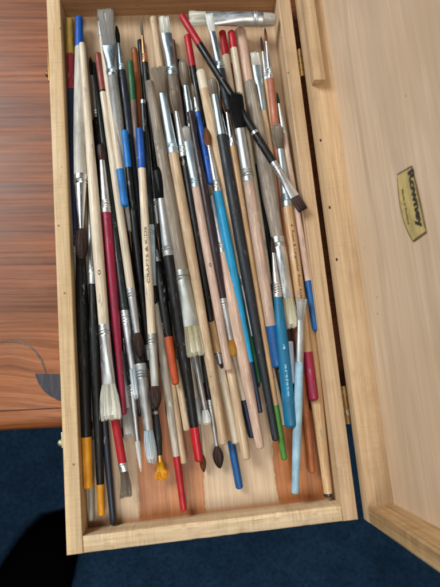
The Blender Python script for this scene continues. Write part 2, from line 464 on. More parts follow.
def bristles(y0, y1, rx, rz, rmax, style, mat, root, count, curve=0.0, rnd=None, splay=0):
    """many tapering strands; attribute strand.r = position to the tip, .g = random tone"""
    rnd = rnd or random
    bm = bmesh.new(); lay = bm.loops.layers.float_color.new('strand')
    Lb = y1 - y0
    S = 5
    def width(t):
        if style == 'round':   # swells then comes to a soft point
            a = 1 + (rmax / rx - 1) * math.sin(min(1, t / .45) * PI / 2) if t < .45 else (rmax / rx) * max(.14, math.cos((t - .45) / .55 * PI / 2 * .93))
            return a
        if style == 'point':
            return 1 + (rmax / rx - 1) * math.sin(t * PI) - t * .88 * (1 if t > 0 else 0)
        if style == 'flat':
            u = t; return 1 + (rmax / rx - 1) * (u * (2 - u))
        if style == 'splay':
            return 1 + (rmax / rx - 1) * t ** 1.3
        if style == 'blunt':
            return 1 + (rmax / rx - 1) * math.sin(min(1, t / .5) * PI / 2) if t < .7 else (rmax / rx) * (1 - .45 * ((t - .7) / .3) ** 2)
    def depth(t):
        if style in ('round', 'point', 'blunt'): return width(t)
        return 1 + .25 * math.sin(t * PI) - t * .45
    ncl = max(6, int(count / 16)); clumps = []
    for q in range(ncl):
        a = rnd.random() * 2 * PI; q_ = math.sqrt(rnd.random()) * .92
        clumps.append((math.cos(a) * q_, math.sin(a) * q_, rnd.random(), 1 - rnd.random() * .07))
    count = int(count * 1.5)
    for k in range(count):
        a = rnd.random() * 2 * PI; q = math.sqrt(rnd.random())
        ux, uz = math.cos(a) * q, math.sin(a) * q
        end = 1 - rnd.random() * (.10 if style in ('flat', 'splay', 'blunt') else .06) - (q ** 2 * .12 if style in ('round', 'point') else 0)
        cl = min(clumps, key=lambda c_: (c_[0] - ux) ** 2 + (c_[1] - uz) ** 2)
        end *= cl[3]; stray = rnd.random() < .05
        jx = rnd.gauss(0, .16 if stray else .035); jz = rnd.gauss(0, .3 if stray else .05)
        thick = max(.00009, min(.00017, rx * .06)) * (.8 + .5 * rnd.random())
        tone = min(1, max(0, cl[2] * .6 + rnd.random() * .4)); ph = rnd.random() * 6
        prev = None
        for i in range(S + 1):
            t = i / S * end
            pl = .0 if stray else .55 * t
            vx = ux + (cl[0] - ux) * pl; vz = uz + (cl[1] - uz) * pl
            x = vx * rx * width(t) + jx * rmax * t * (1 + 2 * splay) + curve * t * t * Lb
            z = vz * rz * depth(t) * (1.25 if splay else 1) + jz * rz * t
            wv = .03 * rmax * math.sin(ph + t * 7)
            th = thick * (1 - .7 * (i / S))
            ring = [bm.verts.new((x + wv + th * math.cos(b), y0 + t * Lb, z + th * math.sin(b))) for b in (PI / 2, PI / 2 + 2.09, PI / 2 + 4.19)]
            if prev:
                for j in range(3):
                    f = bm.faces.new((prev[j], ring[j], ring[(j + 1) % 3], prev[(j + 1) % 3]))
                    for lp in f.loops:
                        lp[lay] = ((i if lp.vert in ring else i - 1) / S, tone, 0, 1)
            prev = ring
    # solid heart of the tuft so it never looks hollow
    n0 = len(bm.verts)
    secs = []
    for i in range(9):
        t = i / 8 * .84
        secs.append((y0 + t * Lb, max(.0001, rx * width(t) * .84), max(.0001, rz * depth(t) * .84), curve * t * t * Lb, 0))
    rings = []
    for y, a_, b_, cx, cz in secs:
        rings.append([bm.verts.new((cx + a_ * math.cos(2 * PI * i / 16) * (1 + .06 * math.sin(i * 5.3)), y, b_ * math.sin(2 * PI * i / 16))) for i in range(16)])
    for ri, (A, B) in enumerate(zip(rings, rings[1:])):
        for i in range(16):
            f = bm.faces.new((A[i], B[i], B[(i + 1) % 16], A[(i + 1) % 16]))
            for lp in f.loops: lp[lay] = (ri / 8, .18 + .5 * ((i * 7) % 5) / 5, 0, 1)
    f = bm.faces.new(list(reversed(rings[-1])))
    for lp in f.loops: lp[lay] = (1, .2, 0, 1)
    bmesh.ops.recalc_face_normals(bm, faces=bm.faces)
    return link('bristles', bm, mat, root)

LAYER = .0040
GROUP = 'paintbrushes piled lengthways in the wooden box'
NB = [0]
def brush(label, tail, tip, f0, f1, z, w, mats, paint_tip=(), style='round', hw=None, fend=None,
          rings=2, fstyle='taper', flat=.45, bp=.72, text=None, roll=0, curve=0, count=None, cat='paintbrush', name='paintbrush', bands=(), splay=0, nohair=False):
    """tail/tip: image points of the axis; f0,f1: image y (or x for level brushes) of ferrule ends;
       z: layer at (tail, tip); w: widths in image px (tail, belly, at ferrule)"""
    w = tuple(x * 1.06 for x in w)
    horiz = abs(tip[0] - tail[0]) > 3 * abs(tip[1] - tail[1])
    ax = 0 if horiz else 1
    def zz(l, wp): return ZF + .0006 + l * LAYER + wp * .5 * .00078
    zt, zp = zz(z[0], w[0]), zz(z[1], w[2])
    A, B = at(*tail, zt), at(*tip, zp)
    D = B - A; Lt = D.length
    fr = lambda v: (v - tail[ax]) / (tip[ax] - tail[ax])
    s0, s1 = fr(f0), fr(f1)
    # perspective-correct fractions along the axis
    def persp(s):
        qx = tail[0] + (tip[0] - tail[0]) * s; qy = tail[1] + (tip[1] - tail[1]) * s
        d = ray(qx, qy).normalized(); u = D.normalized()
        w0 = CAM_LOC - A
        b = d.dot(u); den = 1 - b * b
        return max(0, min(1, (u.dot(w0) - b * d.dot(w0)) / den / Lt))
    p0, p1 = persp(s0), persp(s1)
    dist = lambda p: (-(CM.transposed() @ (p - CAM_LOC)).z)
    k = lambda px, s: px * .5 * dist(A + D * s) / F
    fend = fend * 1.06 if fend else None
    r_t, r_b, r_f = k(w[0], 0), k(w[1], p0 * bp), k(w[2], p0)
    fe = k(fend if fend is not None else w[2] * .8, p1)
    hx = k(hw if hw is not None else (fend or w[2]), p1)
    Lh = p0 * Lt
    root = empty(name, A)
    y = D.normalized(); zax = Vector((0, 0, 1)); x = y.cross(zax).normalized(); zax = x.cross(y)
    R = Matrix((x, y, zax)).transposed().to_4x4()
    root.matrix_world = Matrix.Translation(A) @ R @ Matrix.Rotation(roll, 4, 'Y')
    tag(root, label, cat, GROUP if cat == 'paintbrush' else None)
    prof = lambda s: hprof(min(1, max(0, s)), r_t, r_b, r_f, bp)
    hm, fm, bmn = mats
    cuts = [0]
    segs = []
    prev = 0
    for m, v in paint_tip:
        s = persp(fr(v)) * Lt / Lh
        segs.append(('painted_tip', prev, s, m)); prev = s
    first = True
    for nm, a, b, m in segs:
        handle_seg(nm if first else 'painted_band', Lh, a, b, prof, P(m), root, first, .00004 + .00001 * (0 if first else 1)); first = False
    handle_seg('handle', Lh, max(0, prev), 1, prof, P(hm), root, first)
    fz = fe
    if style in ('flat', 'splay') or fstyle in ('flat', 'sudden'): fz = min(r_f, fe) * flat
    ferrule(Lh, p1 * Lt, r_f, fe, fz, P(fm), root, rings, fstyle)
    if not nohair:
        rn = random.Random(NB[0] * 13 + 5)
        bx, bz = fe * .93, fz * .9
        c = count or int(90 + 26 * (hw or 6))
        bristles(p1 * Lt - .0004, Lt, bx, bz, max(hx, bx * .9), style, P(bmn), root, c, curve, rn, splay)
    if text:
        body, v0, v1, sz, tcol, flip = text
        bm = text_mesh(body, 1.0, .012)
        xs = [v.co.x for v in bm.verts]; wd = max(xs) - min(xs)
        a0, a1 = persp(fr(v0)) * Lt, persp(fr(v1)) * Lt
        ln = abs(a1 - a0); sc = ln / wd; hh = k(sz, (a0 + a1) / 2 / Lt) * 2
        ys = [v.co.y for v in bm.verts]; th = max(ys) - min(ys); yc = (max(ys) + min(ys)) / 2; xc = (max(xs) + min(xs)) / 2
        mid = (a0 + a1) / 2
        for v in bm.verts:
            u = (v.co.x - xc) * sc; q = (v.co.y - yc) * hh / th
            if flip: yy = mid + u; qq = -q      # reads towards the tip
            else: yy = mid - u; qq = q
            r = prof(yy / Lh) + .00009
            an = qq / r
            v.co = (r * math.sin(an), yy, r * math.cos(an))
        o = link('lettering', bm, ink(tcol), root, smooth=False)
    NB[0] += 1
    return root
def ink(col):
    n = 'ink_%d_%d_%d' % col
    if n in _mc: return _mc[n]
    t = NT(n); g = t.noise(t.mapping((2500, 2500, 2500)), 1, 2)
    c = rgb(*col); t.base(t.ramp(g, [(.3, c), (.8, tuple(min(1, x * 1.5 + .04) for x in c[:3]) + (1,))])); t.rough(.5)
    _mc[n] = t.m; return t.m
B = brush
# --- left edge of the box
B('yellow, dark red and navy banded handle lying hard against the left wall', (69.5, 19), (77.5, 317), 247, 296, (2.3, .6), (7, 7.5, 6), ('navy', 'alu', 'brown'), [('mustard', 55), ('dred', 90)], 'round', 7.5, 4.5)
B('thick pale grey handle with blue end, long silver ferrule and dark mop hair', (79, 17), (81.8, 265), 176, 229, (2, 4.2), (7, 12.5, 12.5), ('white', 'nickel', 'brown'), [('blue', 48)], 'round', 13.5, 4.6, fstyle='taper', bp=.75, flat=1)
B('long cream handle marked 0 with wide white bristles flaring from a creased ferrule', (82, 43), (111.5, 421), 325, 384, (4.2, 3.8), (6, 10.5, 10), ('cream', 'nickel', 'hog'), (), 'flat', 21, 12.5, fstyle='flat', text=('0', 271, 276, 3.2, (96, 62, 44), False), count=900)
B('white handle with a mahogany end and round dark brown hair', (97.5, 53), (141, 361), 289, 333, (3, 4), (6, 7.8, 7.8), ('cream', 'alu', 'brown'), [('mahog', 91), ('black', 93)], 'round', 10.5, 5.6)
B('thin black handle with slim ferrule left of the mahogany ended one', (112, 262), (90, 56), 118, 76, (.6, 2.2), (5, 6.5, 5.5), ('black', 'nickel', 'blackh'), (), 'round', 4.5, 3.2)
B('crimson handle with a square of dark brown hair above its long silver ferrule', (124, 415), (100.5, 143), 213, 161, (3, 3.2), (5.5, 9.5, 9), ('crimson', 'nickel', 'brown'), (), 'blunt', 9.5, 5.5, rings=3)
B('bright red handle ending in a short ferrule with frayed grey bristles near the lower left', (100, 330), (128.5, 498), 463, 472, (.8, 2), (6, 8, 8), ('red', 'nickel', 'taupeh'), (), 'splay', 14, 8, rings=1, flat=.5, curve=.12, splay=.2)
B('black handle with ringed silver ferrule and blue-white paint-stiffened hair beside the crimson handle', (93, 63), (136.5, 400), 311, 369, (1.5, 3), (5.5, 9, 8.5), ('gblack', 'nickel', 'bluewh'), (), 'blunt', 6.5, 6, rings=3)
B('wide ringed silver ferrule with pale stiff bristles just right of the pointed white hair', (121, 200), (152.5, 464), 364, 430, (2, 2.6), (6, 11, 11), ('black', 'alu', 'bluewh'), (), 'blunt', 11, 8.5, rings=3)
B('thin beige handle with a bright blue dipped end, between white handle and grey handle', (125.2, 207), (97.8, 12), 40, 22, (4, 2.6), (7.5, 6.6, 5), ('cream', 'alu', 'taupeh'), [('sky', 170)], 'point', 4, 3)
B('black handle with a blue end lying beside the thin beige one', (124.5, 130), (150.5, 372), 345, 360, (3.9, 1), (6.5, 7.5, 6), ('black', 'alu', 'brown'), [('sky', 168)], 'round', 5, 5)
B('lettered cream handle with a blue end, creased ferrule and dark hair', (139.4, 128), (156.5, 411), 334, 386, (4.2, 3.4), (7, 8.3, 8), ('cream', 'painted', 'brown'), [('blue', 169)], 'round', 12, 7.5, fstyle='flat', text=('CRAFTS & KIDS', 228, 284, 2.7, (54, 48, 46), False))
B('beige handle with a dark green end near the top left', (130, 61), (146, 262), 215, 240, (3, .4), (5.5, 6, 5), ('taupe', 'alu', 'brown'), [('dgreen', 101)], 'round', 5, 4)
B('wide grey paint-stiffened brush on a smeared grey handle, topmost at upper left', (130, 232), (104.8, 8), 77, 46, (1.5, 4.4), (7, 11, 9.5), ('silverwood', 'blued', 'greyh'), (), 'splay', 17, 13, fstyle='flat', splay=.25, count=800)
B('navy handle with a pale blue tapered ferrule beside the wide grey brush', (145, 262), (116, 24), 71, 44, (.8, 3.4), (6, 7.5, 7), ('navyb', 'blued', 'navyh' if False else 'blackh'), (), 'round', 5, 3.4, rings=2)
# --- top centre left
B('black handle with a copper ferrule and thin pointed hair near the top', (156, 178), (140.5, 16), 63, 36, (1.2, 3.4), (5, 6.5, 6), ('black', 'coppery', 'taupeh'), (), 'point', 4, 2.6, rings=3)
B('green-black speckled handle with a pale blue ferrule and dark hair beside the lettering', (143, 100), (155.8, 305), 226, 286, (3, 3), (5.5, 7.5, 8), ('gblack', 'blued', 'blackh'), [('gblack', 101), ('nickel', 104.5)], 'round', 7, 5)
B('black handle with a red end and black square hair above its short ferrule', (199.3, 462), (156, 166), 256, 199, (2.2, 4), (8, 12, 11), ('black', 'alu', 'blackh'), [('red', 427)], 'blunt', 10, 6.5, rings=2)
B('thick weathered pale grey handle with a yellow-stained ferrule and wide pale bristles', (149, 81), (196.5, 357), 271, 326, (3.2, 3.6), (8, 13, 12), ('grey', 'painted', 'hogy'), (), 'flat', 18, 15, fstyle='flat', bp=.7, count=800)
B('beige handle end lying against the top wall, left of the upright flat brush', (153, 17), (178, 190), 140, 165, (2, .3), (7, 7.5, 6), ('wood', 'alu', 'brown'), (), 'round', 5, 5)
B('brown weathered handle with cream bristles and a long dark edged ferrule against the top wall', (196, 232), (163.5, 16), 76, 34, (.5, 3.9), (7, 10, 9.5), ('taupe', 'blued', 'hog'), (), 'flat', 10.5, 10.5, fstyle='flat', count=500)
B('pinkish wooden handle with splayed grey-cream bristles, longest of the middle', (224, 445), (158, 66), 154, 93, (3.2, 3.2), (8, 11, 10), ('wood', 'blued', 'taupeh'), (), 'splay', 19, 7, splay=.35, count=800)
B('black handle with white pointed ferrule and fluffy grey hair, beside the longest pinkish handle', (211, 322), (172.5, 88), 157, 112, (2.2, 3.8), (6, 8, 7.5), ('black', 'nickel', 'taupeh'), (), 'blunt', 9, 3.6, rings=3)
B('tan handle with small silver ferrule and dark tip under the end of the black handle', (196, 240), (222, 372), 353, 364, (.6, 1.6), (6, 7, 7), ('tan', 'nickel', 'brown'), (), 'round', 5.5, 6, rings=2)
B('pinkish handle with a dot and a flat silver ferrule of dark grey bristles', (229, 371), (184.5, 126), 188, 142, (2.8, 3.4), (8, 9, 8.5), ('pink', 'blued', 'greyh'), (), 'flat', 11, 10, fstyle='flat', text=('o', 264, 268, 2.4, (60, 50, 60), False))
B('dark plum handle with thin ferrule and golden hair', (190, 111), (233.8, 358), 299, 340, (4, 3), (6, 8.5, 6.5), ('plum', 'alu', 'gold'), (), 'round', 9.5, 4.8)
B('black handle with a red rounded end standing left of the diagonal brush', (187, 35), (221, 230), 190, 215, (3, .4), (6.5, 6.5, 5), ('black', 'alu', 'brown'), [('red', 67)], 'round', 5, 4)
B('short blue handle beside the plum handle', (211, 185), (192, 82), 112, 98, (2.8, 2.6), (6.5, 6.8, 5), ('blue', 'nickel', 'taupeh'), (), 'round', 4, 3)
B('pinkish handle with a dull ferrule, lower end beside the navy tipped cyan handle', (260.5, 449), (207, 172), 253, 196, (2.4, 2.4), (8.5, 13, 9), ('pink', 'alu', 'taupeh'), (), 'splay', 7, 5)
B('cyan handle shading to navy, with chestnut hair and a slim silver ferrule', (260.5, 413), (205, 126), 192, 146, (2.6, 4), (4.5, 9, 8), ('cyan', 'nickel', 'chest'), [('navy', 362)], 'round', 8.5, 3.6, rings=3)
B('pale cream handle with rounded upper end beside the slate handle', (200.5, 70), (254, 346), 275, 336, (3.6, 1), (9, 9.5, 6), ('wood', 'nickel', 'taupeh'), [('cream', 90)], 'round', 4, 4)
B('thin green handle end under the slate handle', (259.5, 383), (244, 300), 325, 312, (1.6, .8), (4.5, 5, 4), ('dgreen', 'alu', 'brown'), (), 'round', 3, 3)
B('slate black handle with light blue ferrule and fluffy pale hair', (276, 441), (211.5, 78), 136, 96, (2.4, 3.8), (7, 11, 10), ('slate', 'blued', 'taupeh'), (), 'blunt', 10.5, 7.5, rings=0)
B('tan handle dipped in green at the lower end with orange-brown hair', (284.5, 460), (223.5, 92), 147, 113, (2, 3.6), (6, 7.5, 7.5), ('tan', 'nickel', 'chest'), [('green', 405)], 'round', 8, 3.6, rings=3)
B('pinkish handle dipped in royal blue with a black bushy tuft under the diagonal brush', (277.5, 368), (234.5, 92), 182, 129, (3, 5.6), (9.5, 11, 10.5), ('pink', 'alu', 'blackh'), [('royal', 326)], 'flat', 16, 10, rings=3, flat=.8, splay=.3, count=700)
B('long black brush lying diagonally across the others, red end at top, small square brown hair', (181, 15), (303.5, 211), 163, 197, (4.5, 6.6), (6.5, 7.5, 7), ('black', 'nickel', 'brown'), [('red', 45), ('black', 132), ('nickel', 134.5)], 'flat', 12, 10, fstyle='flat', rings=3, bp=.85)
B('white hair on a pale ferrule crossing over the red end of the diagonal brush', (229, 112), (208.5, 13), 70, 32, (4, 6.6), (7, 8.5, 8.5), ('slate', 'blued', 'whiteh'), (), 'flat', 8, 5.5, rings=2)
B('left one of two red ended cream handles just below the level brush', (222, 31), (256, 250), 200, 230, (2, .3), (6.5, 8, 7), ('cream', 'alu', 'brown'), [('red', 56)], 'round', 5, 5)
B('right one of two red ended cream handles just below the level brush', (231, 31), (273.5, 318), 285, 305, (2.8, 1), (6.5, 8, 7), ('cream', 'alu', 'brown'), [('red', 49)], 'round', 5, 5)
B('thin handle with a dark red end showing between two cream handles at the top', (231, 64), (252, 210), 170, 190, (.8, .3), (5.5, 6, 5), ('cream', 'alu', 'brown'), [('dred', 100)], 'round', 5, 4)
B('beige handle with white square bristles on a flat bright ferrule near the top right', (284, 262), (254.5, 52), 112, 66, (.4, 2.3), (8, 10, 8), ('wood', 'blued', 'hog'), (), 'flat', 9, 8.5, fstyle='flat', rings=0)
B('thick grey-beige handle with a rounded upper end and cream bristles above the pale lilac end', (249.5, 81), (293.5, 329), 238, 298, (2.4, 3), (10.5, 15, 12), ('grey', 'nickel', 'hogy'), (), 'flat', 14, 11, fstyle='flat', count=600)
B('dark handle with a pale lilac dipped end, under the cream bristles', (293.3, 384), (283, 290), 310, 300, (2.6, .8), (7.5, 8.5, 6), ('plum', 'alu', 'brown'), [('lilac', 342)], 'round', 5, 5)
B('long copper brown handle with slim dark ferrule, its orange end near the bottom right', (312, 473), (264.8, 27), 79, 42, (.6, 3.2), (7, 8, 6.5), ('copper', 'nickel', 'chest'), [('rust', 380)], 'point', 4.2, 3, rings=3)
B('thin brush with dark hair just left of the copper brown one', (284, 220), (260.8, 36), 80, 52, (.3, 2.6), (5, 6, 5.5), ('tan', 'alu', 'brown'), (), 'point', 4, 2.6, rings=2)
B('tan handle with a long line of lettering, a crimson dipped end and taupe hair', (314, 401), (276.5, 124), 207, 150, (2.4, 2.8), (9.5, 10.5, 10), ('tan', 'blued', 'taupeh'), [('crimson', 352)], 'blunt', 12.5, 6.5, rings=3, text=('6  Royal & Langnickel  Royal Kids', 226, 299, 3.2, (52, 34, 28), False))
B('slim pinkish handle dipped in royal blue at the right wall with a fine green-black point', (316.5, 331), (276.8, 92), 137, 104, (2.6, 2.6), (7, 6.5, 6), ('pink', 'nickel', 'dkgreen'), [('royal', 281)], 'point', 3.6, 2.4, rings=2)
B('light blue handle with a grey ferrule and fanned stiff grey bristles', (295, 494), (301.5, 298), 362, 320, (3, 4.6), (7, 8.8, 7.5), ('lblue', 'alu', 'greyh'), (), 'splay', 13, 6, rings=0, bp=.6, count=600)
B('teal blue handle with white lettering and a small dark tip', (291, 428), (271.5, 236), 297, 253, (3, 4.2), (12, 11.5, 8), ('teal', 'nickel', 'brown'), (), 'point', 5, 3, rings=4, text=('4    artiste', 344, 396, 2.7, (120, 176, 196), False))
B('cream handle with a navy end behind the pinkish handle at lower centre', (252.5, 438), (228, 330), 350, 340, (.5, .4), (7, 7, 5), ('cream', 'alu', 'brown'), [('navy', 400)], 'round', 5, 4)
B('tan handle dipped in deep blue, lowest end at the centre', (239.8, 489), (205, 300), 330, 315, (.6, .5), (7, 7, 5), ('tan', 'alu', 'brown'), [('royal', 440)], 'round', 5, 4)
B('cream handle end right of the longest pinkish handle', (236, 444), (213, 330), 350, 340, (1.6, 1), (8, 8, 6), ('cream', 'alu', 'brown'), (), 'round', 5, 4)
B('tan handle end below the golden hair', (246.5, 460), (222, 320), 345, 332, (2, 1.2), (8.5, 9, 6), ('wood', 'alu', 'brown'), (), 'round', 5, 4)
B('thin cream handle end left of the teal handle', (284.5, 425), (266, 340), 368, 352, (1.4, 1.2), (5, 5, 4), ('cream', 'alu', 'brown'), (), 'round', 3, 3)
B('thin dark brush with a full dark brown tuft at lower centre', (196, 310), (220.3, 470), 400, 446, (.8, 1.2), (4, 5, 4.5), ('black', 'alu', 'brown'), (), 'round', 11.5, 3.2)
B('thin brush with small reddish brown hair right of the red dipped black handle', (188, 330), (204, 473), 410, 455, (.5, .8), (4, 4.5, 4), ('tan', 'alu', 'chest'), (), 'round', 7, 2.8)
B('brush with a long slim silver ferrule and a white blob of hair', (184, 300), (208, 425), 345, 410, (.6, 1.6), (5, 6.5, 6.5), ('black', 'nickel', 'whiteh'), (), 'blunt', 9, 5)
B('brush with a long silver ferrule and pale lilac hair under the wide pale bristles', (177, 290), (199.5, 425), 340, 398, (.6, 1.9), (5, 8, 8), ('black', 'nickel', 'bluewh'), (), 'blunt', 6.5, 6)
B('black handle with an orange end beside the black handle tipped red', (175.8, 385), (154, 240), 262, 250, (3.2, 2), (7, 9.5, 7), ('black', 'alu', 'brown'), [('orange', 337)], 'round', 5, 5)
B('paint speckled white handle with a long red end, nearest the lower wall', (184, 511), (152, 275), 305, 290, (1.2, 1.6), (6, 8.5, 7), ('speck', 'painted', 'brown'), [('red', 456)], 'round', 5, 5)
B('bare wooden handle end left of the red dipped black handle, the longer of two', (184, 464), (165, 340), 360, 350, (.9, .9), (7, 7, 5), ('wood', 'alu', 'brown'), (), 'round', 5, 4)
B('bare wooden handle end left of the red dipped black handle, the shorter of two', (187.5, 431), (172, 340), 360, 350, (1.3, 1), (7, 7, 5), ('wood', 'alu', 'brown'), (), 'round', 5, 4)
B('dark grey handle with a ringed thin ferrule and splayed yellow paint-crusted bristles', (153.5, 392), (161.8, 480), 455, 462, (1.6, 1.5), (4, 8, 5.5), ('slate', 'brass', 'yellowh'), [('nickel', 408), ('slate', 411), ('nickel', 414)], 'splay', 15, 5.5, rings=0, splay=.6, flat=.8, count=160)
B('wide pinkish beige handle between the right red ended cream handle and the white square bristles', (239.5, 29), (262, 170), 130, 150, (.8, .2), (11, 12, 8), ('pink', 'alu', 'brown'), (), 'round', 5, 5)
B('fluffy pale grey hair on pale blue ferrule left of the red ended black handle', (204, 215), (182, 60), 128, 87, (.8, 2.4), (6, 8, 8.5), ('black', 'blued', 'taupeh'), (), 'blunt', 11, 6.5, rings=2)
B('long black handle with an orange-yellow end along the left wall', (88.5, 489), (79, 215), 250, 232, (2.2, .8), (8.5, 12, 9), ('black', 'alu', 'brown'), [('yellow', 437)], 'round', 6, 6)
B('long black handle with ringed silver ferrule and mustard end, second from left wall', (101.5, 516), (88, 152), 284, 172, (1.2, 1.8), (6.5, 11, 8), ('black', 'nickel', 'taupeh'), [('yellow', 484)], 'round', 5, 3, rings=3)
B('dark slate handle with a blunt lower end next to the mustard ended one', (113.6, 525), (97, 340), 365, 352, (.6, 1), (6, 7.5, 6), ('navyb', 'alu', 'brown'), (), 'round', 5, 4)
B('thin pale grey handle end lying in the lower left corner', (91.5, 521), (91, 420), 440, 430, (.2, .2), (5, 5.5, 4), ('white', 'alu', 'brown'), (), 'round', 4, 3)
B('flat brush with grey bristles beside the crimson handle', (116, 310), (129.5, 439), 352, 408, (.6, 1.2), (6, 7, 7), ('black', 'alu', 'greyh'), (), 'flat', 10.5, 9, fstyle='flat')
B('slim silver ferruled brush with pointed white hair at the lower left', (126, 330), (141, 473), 385, 441, (.6, 2), (5, 7, 7), ('gblack', 'nickel', 'whiteh'), (), 'point', 6, 4.5)
B('brush with short dark brown hair behind the grey ferrule', (132, 300), (140, 418), 345, 393, (.5, 1), (5, 6, 6), ('black', 'alu', 'brown'), (), 'round', 8, 5)
B('thick pale pencil-like handle with a dark blunt point along the right wall', (328.5, 497), (299, 255), 300, 280, (1.2, .8), (8, 13.5, 8), ('pencil', 'alu', 'brown'), [('gblack', 493)], 'round', 5, 5)
B('wide flat brush lying level under the top wall, cream bristles at left', (276.5, 20), (188.5, 18), 262, 206, (4.2, 4.2), (10.5, 12, 12.5), ('white', 'nickel', 'hog'), (), 'flat', 16, 15, fstyle='flat', rings=2, flat=.35, count=900)
# --- brushes seen only in slivers between the upper ones
for lb, a, b, c in (
    ('dark handle glimpsed low between the left black handles and the long cream one', (95, 120), (104, 400), 'black'),
    ('dark handle glimpsed low left of the lettered cream handle', (128, 150), (148, 420), 'gblack'),
    ('dark handle glimpsed low right of the green-black speckled handle', (152, 110), (172, 350), 'black'),
    ('dark handle glimpsed low between two pinkish handles in the middle', (178, 150), (212, 400), 'black'),
    ('brown handle glimpsed low under the cyan handle', (212, 180), (244, 410), 'plum'),
    ('tan handle glimpsed low right of the slate handle', (236, 150), (270, 380), 'tan'),
    ('grey handle glimpsed low beside the weathered pale one', (166, 150), (192, 400), 'taupe'),
    ('pale handle glimpsed low along the right wall', (282, 150), (304, 330), 'pink'),
    ('dark handle glimpsed low under the teal handle', (262, 250), (284, 400), 'plum'),
    ('dark handle glimpsed low under the wide white bristles', (104, 290), (122, 440), 'black')):
    dx = (b[0] - a[0]) / (b[1] - a[1])
    f0 = a[1] + (b[1] - a[1]) * .8; f1 = a[1] + (b[1] - a[1]) * .92
    B(lb, a, b, f0, f1, (0, 0), (5, 7, 6), (c, 'alu', 'brown'), (), 'round', 5, 4)
# clots of yellow paint caught in the splayed bristles
cr = [o for o in COL.objects if 'yellow paint-crusted' in o.get('label', '')][0]
brs = [o for o in cr.children if o.name.startswith('bristles')][0]
bm = bmesh.new(); rr = random.Random(3)
ys = [v.co.y for v in brs.data.vertices]; ya, yb_ = min(ys), max(ys)
for i in range(7):
    s_ = bmesh.ops.create_icosphere(bm, subdivisions=3, radius=.0015 + rr.random() * .0008)
    off = Vector(((i - 3) / 3 * .0036, ya + (yb_ - ya) * (.45 + .4 * rr.random()), .0008 * rr.random()))
    for v in s_['verts']:
        k_ = 1 + .35 * math.sin(v.co.x * 5200 + i) * math.cos(v.co.y * 3900 + i * 2)
        v.co = Vector((v.co.x * .75 * k_, v.co.y * 1.9, v.co.z * .8 * k_)) + off
link('yellow_crust', bm, P('yellow'), cr)
for lb, a, b_, c_ in (
    ('dark handle glimpsed low right of the dark green ended handle', (140, 40), (160, 240), 'black'),
    ('brown handle glimpsed low at the top beside the copper ferrule', (134, 48), (150, 230), 'rust'),
    ('dark handle glimpsed low under the brown weathered handle', (178, 60), (205, 250), 'black'),
    ('grey handle glimpsed low left of the pale cream rounded end', (172, 40), (198, 240), 'taupe'),
    ('dark handle glimpsed low beneath the short blue handle', (200, 100), (226, 330), 'black'),
    ('black handle glimpsed low under the black tuft', (222, 90), (254, 300), 'black'),
    ('brown handle glimpsed low between the slate and pinkish handles', (246, 200), (278, 420), 'plum'),
    ('dark handle glimpsed low beside the long navy banded handle', (75, 120), (82, 400), 'black'),
    ('pale grey handle glimpsed low right of the crimson handle', (118, 240), (146, 420), 'grey'),
    ('dark handle glimpsed low under the lettered cream handle', (140, 200), (158, 400), 'black'),
    ('black handle glimpsed low below the wide pale bristles', (184, 240), (212, 405), 'black'),
    ('dark handle glimpsed low right of the bright blue ended beige one', (112, 40), (134, 240), 'slate')):
    f0 = a[1] + (b_[1] - a[1]) * .8; f1 = a[1] + (b_[1] - a[1]) * .92
    B(lb, a, b_, f0, f1, (-.05, -.05), (5.5, 7, 6), (c_, 'alu', 'brown'), (), 'round', 5, 4)

rq = random.Random(21)  # dark filler handles added low so the gaps between brushes go darker
for i in range(22):
    x0 = 80 + i * 9.4 + rq.uniform(-2, 2); ya = rq.uniform(100, 170); yb = rq.uniform(385, 425)
    sl = .02 + .155 * min(1, i / 9)
    B('plain dark filler handle added lowest in the pile to darken the gaps between brushes', (x0 - 2, ya), (x0 - 2 + sl * (yb - ya), yb), ya + (yb - ya) * .8, ya + (yb - ya) * .92, (-.1, -.1), (5.5, 7, 6), (rq.choice(['black', 'plum', 'gblack', 'slate']), 'alu', 'brown'), (), 'round', 5, 4)
# ------------------------------------------------------------------ the box
root = empty('paint_box', (0, 0, 0))
tag(root, 'open pale wooden paint box full of brushes, its plywood lid hinged upright on the right', 'wooden box')
bv = .0009
def part(name, lo, hi, mat, parent=root, bevel=bv, jitter=0):
    bm = bmesh.new(); add_box(bm, lo, hi, bevel)
    return link(name, bm, mat, parent)
part('floor_panel', (.004, .004, .003), (W - .004, L - .004, ZF), M['floor'], bevel=0)
def wall(name, lo, hi, mat, chips=0, ax=1, seed=1):
    """planed rail with slightly worn arrises"""
    bm = bmesh.new(); add_box(bm, lo, hi, 0)
    n = 46
    es = [e for e in bm.edges if abs((e.verts[0].co - e.verts[1].co)[ax]) > .05]
    bmesh.ops.subdivide_edges(bm, edges=es, cuts=n, use_grid_fill=True)
    top = [e for e in bm.edges if all(v.co.z > hi[2] - 1e-5 for v in e.verts) and len(e.link_faces) == 2 and e.calc_face_angle(0) > 1]
    bmesh.ops.bevel(bm, geom=top, offset=.0010, segments=3, profile=.5, affect='EDGES')
    r = random.Random(seed)
    import mathutils
    for v in bm.verts:
        p = v.co * 40 + Vector((seed * 3.1, 0, 0))
        nz = mathutils.noise.noise(p) * .00035
        if v.co.z > hi[2] - .002: v.co.z += nz * .35
        nz2 = mathutils.noise.noise(v.co * 160 + Vector((seed, 5, 2)))
        if v.co.z > hi[2] - .0012 and nz2 > .28: v.co.z -= (nz2 - .28) * .0010 * (1 + chips)
    bmesh.ops.recalc_face_normals(bm, faces=bm.faces)
    return link(name, bm, mat, root)
wall('side_wall', (0, 0, .001), (TW, L, H), M['rail_y'], seed=1)
wall('side_wall', (W - TW, 0, .001), (W, L, H), M['rail_y2'], seed=2)
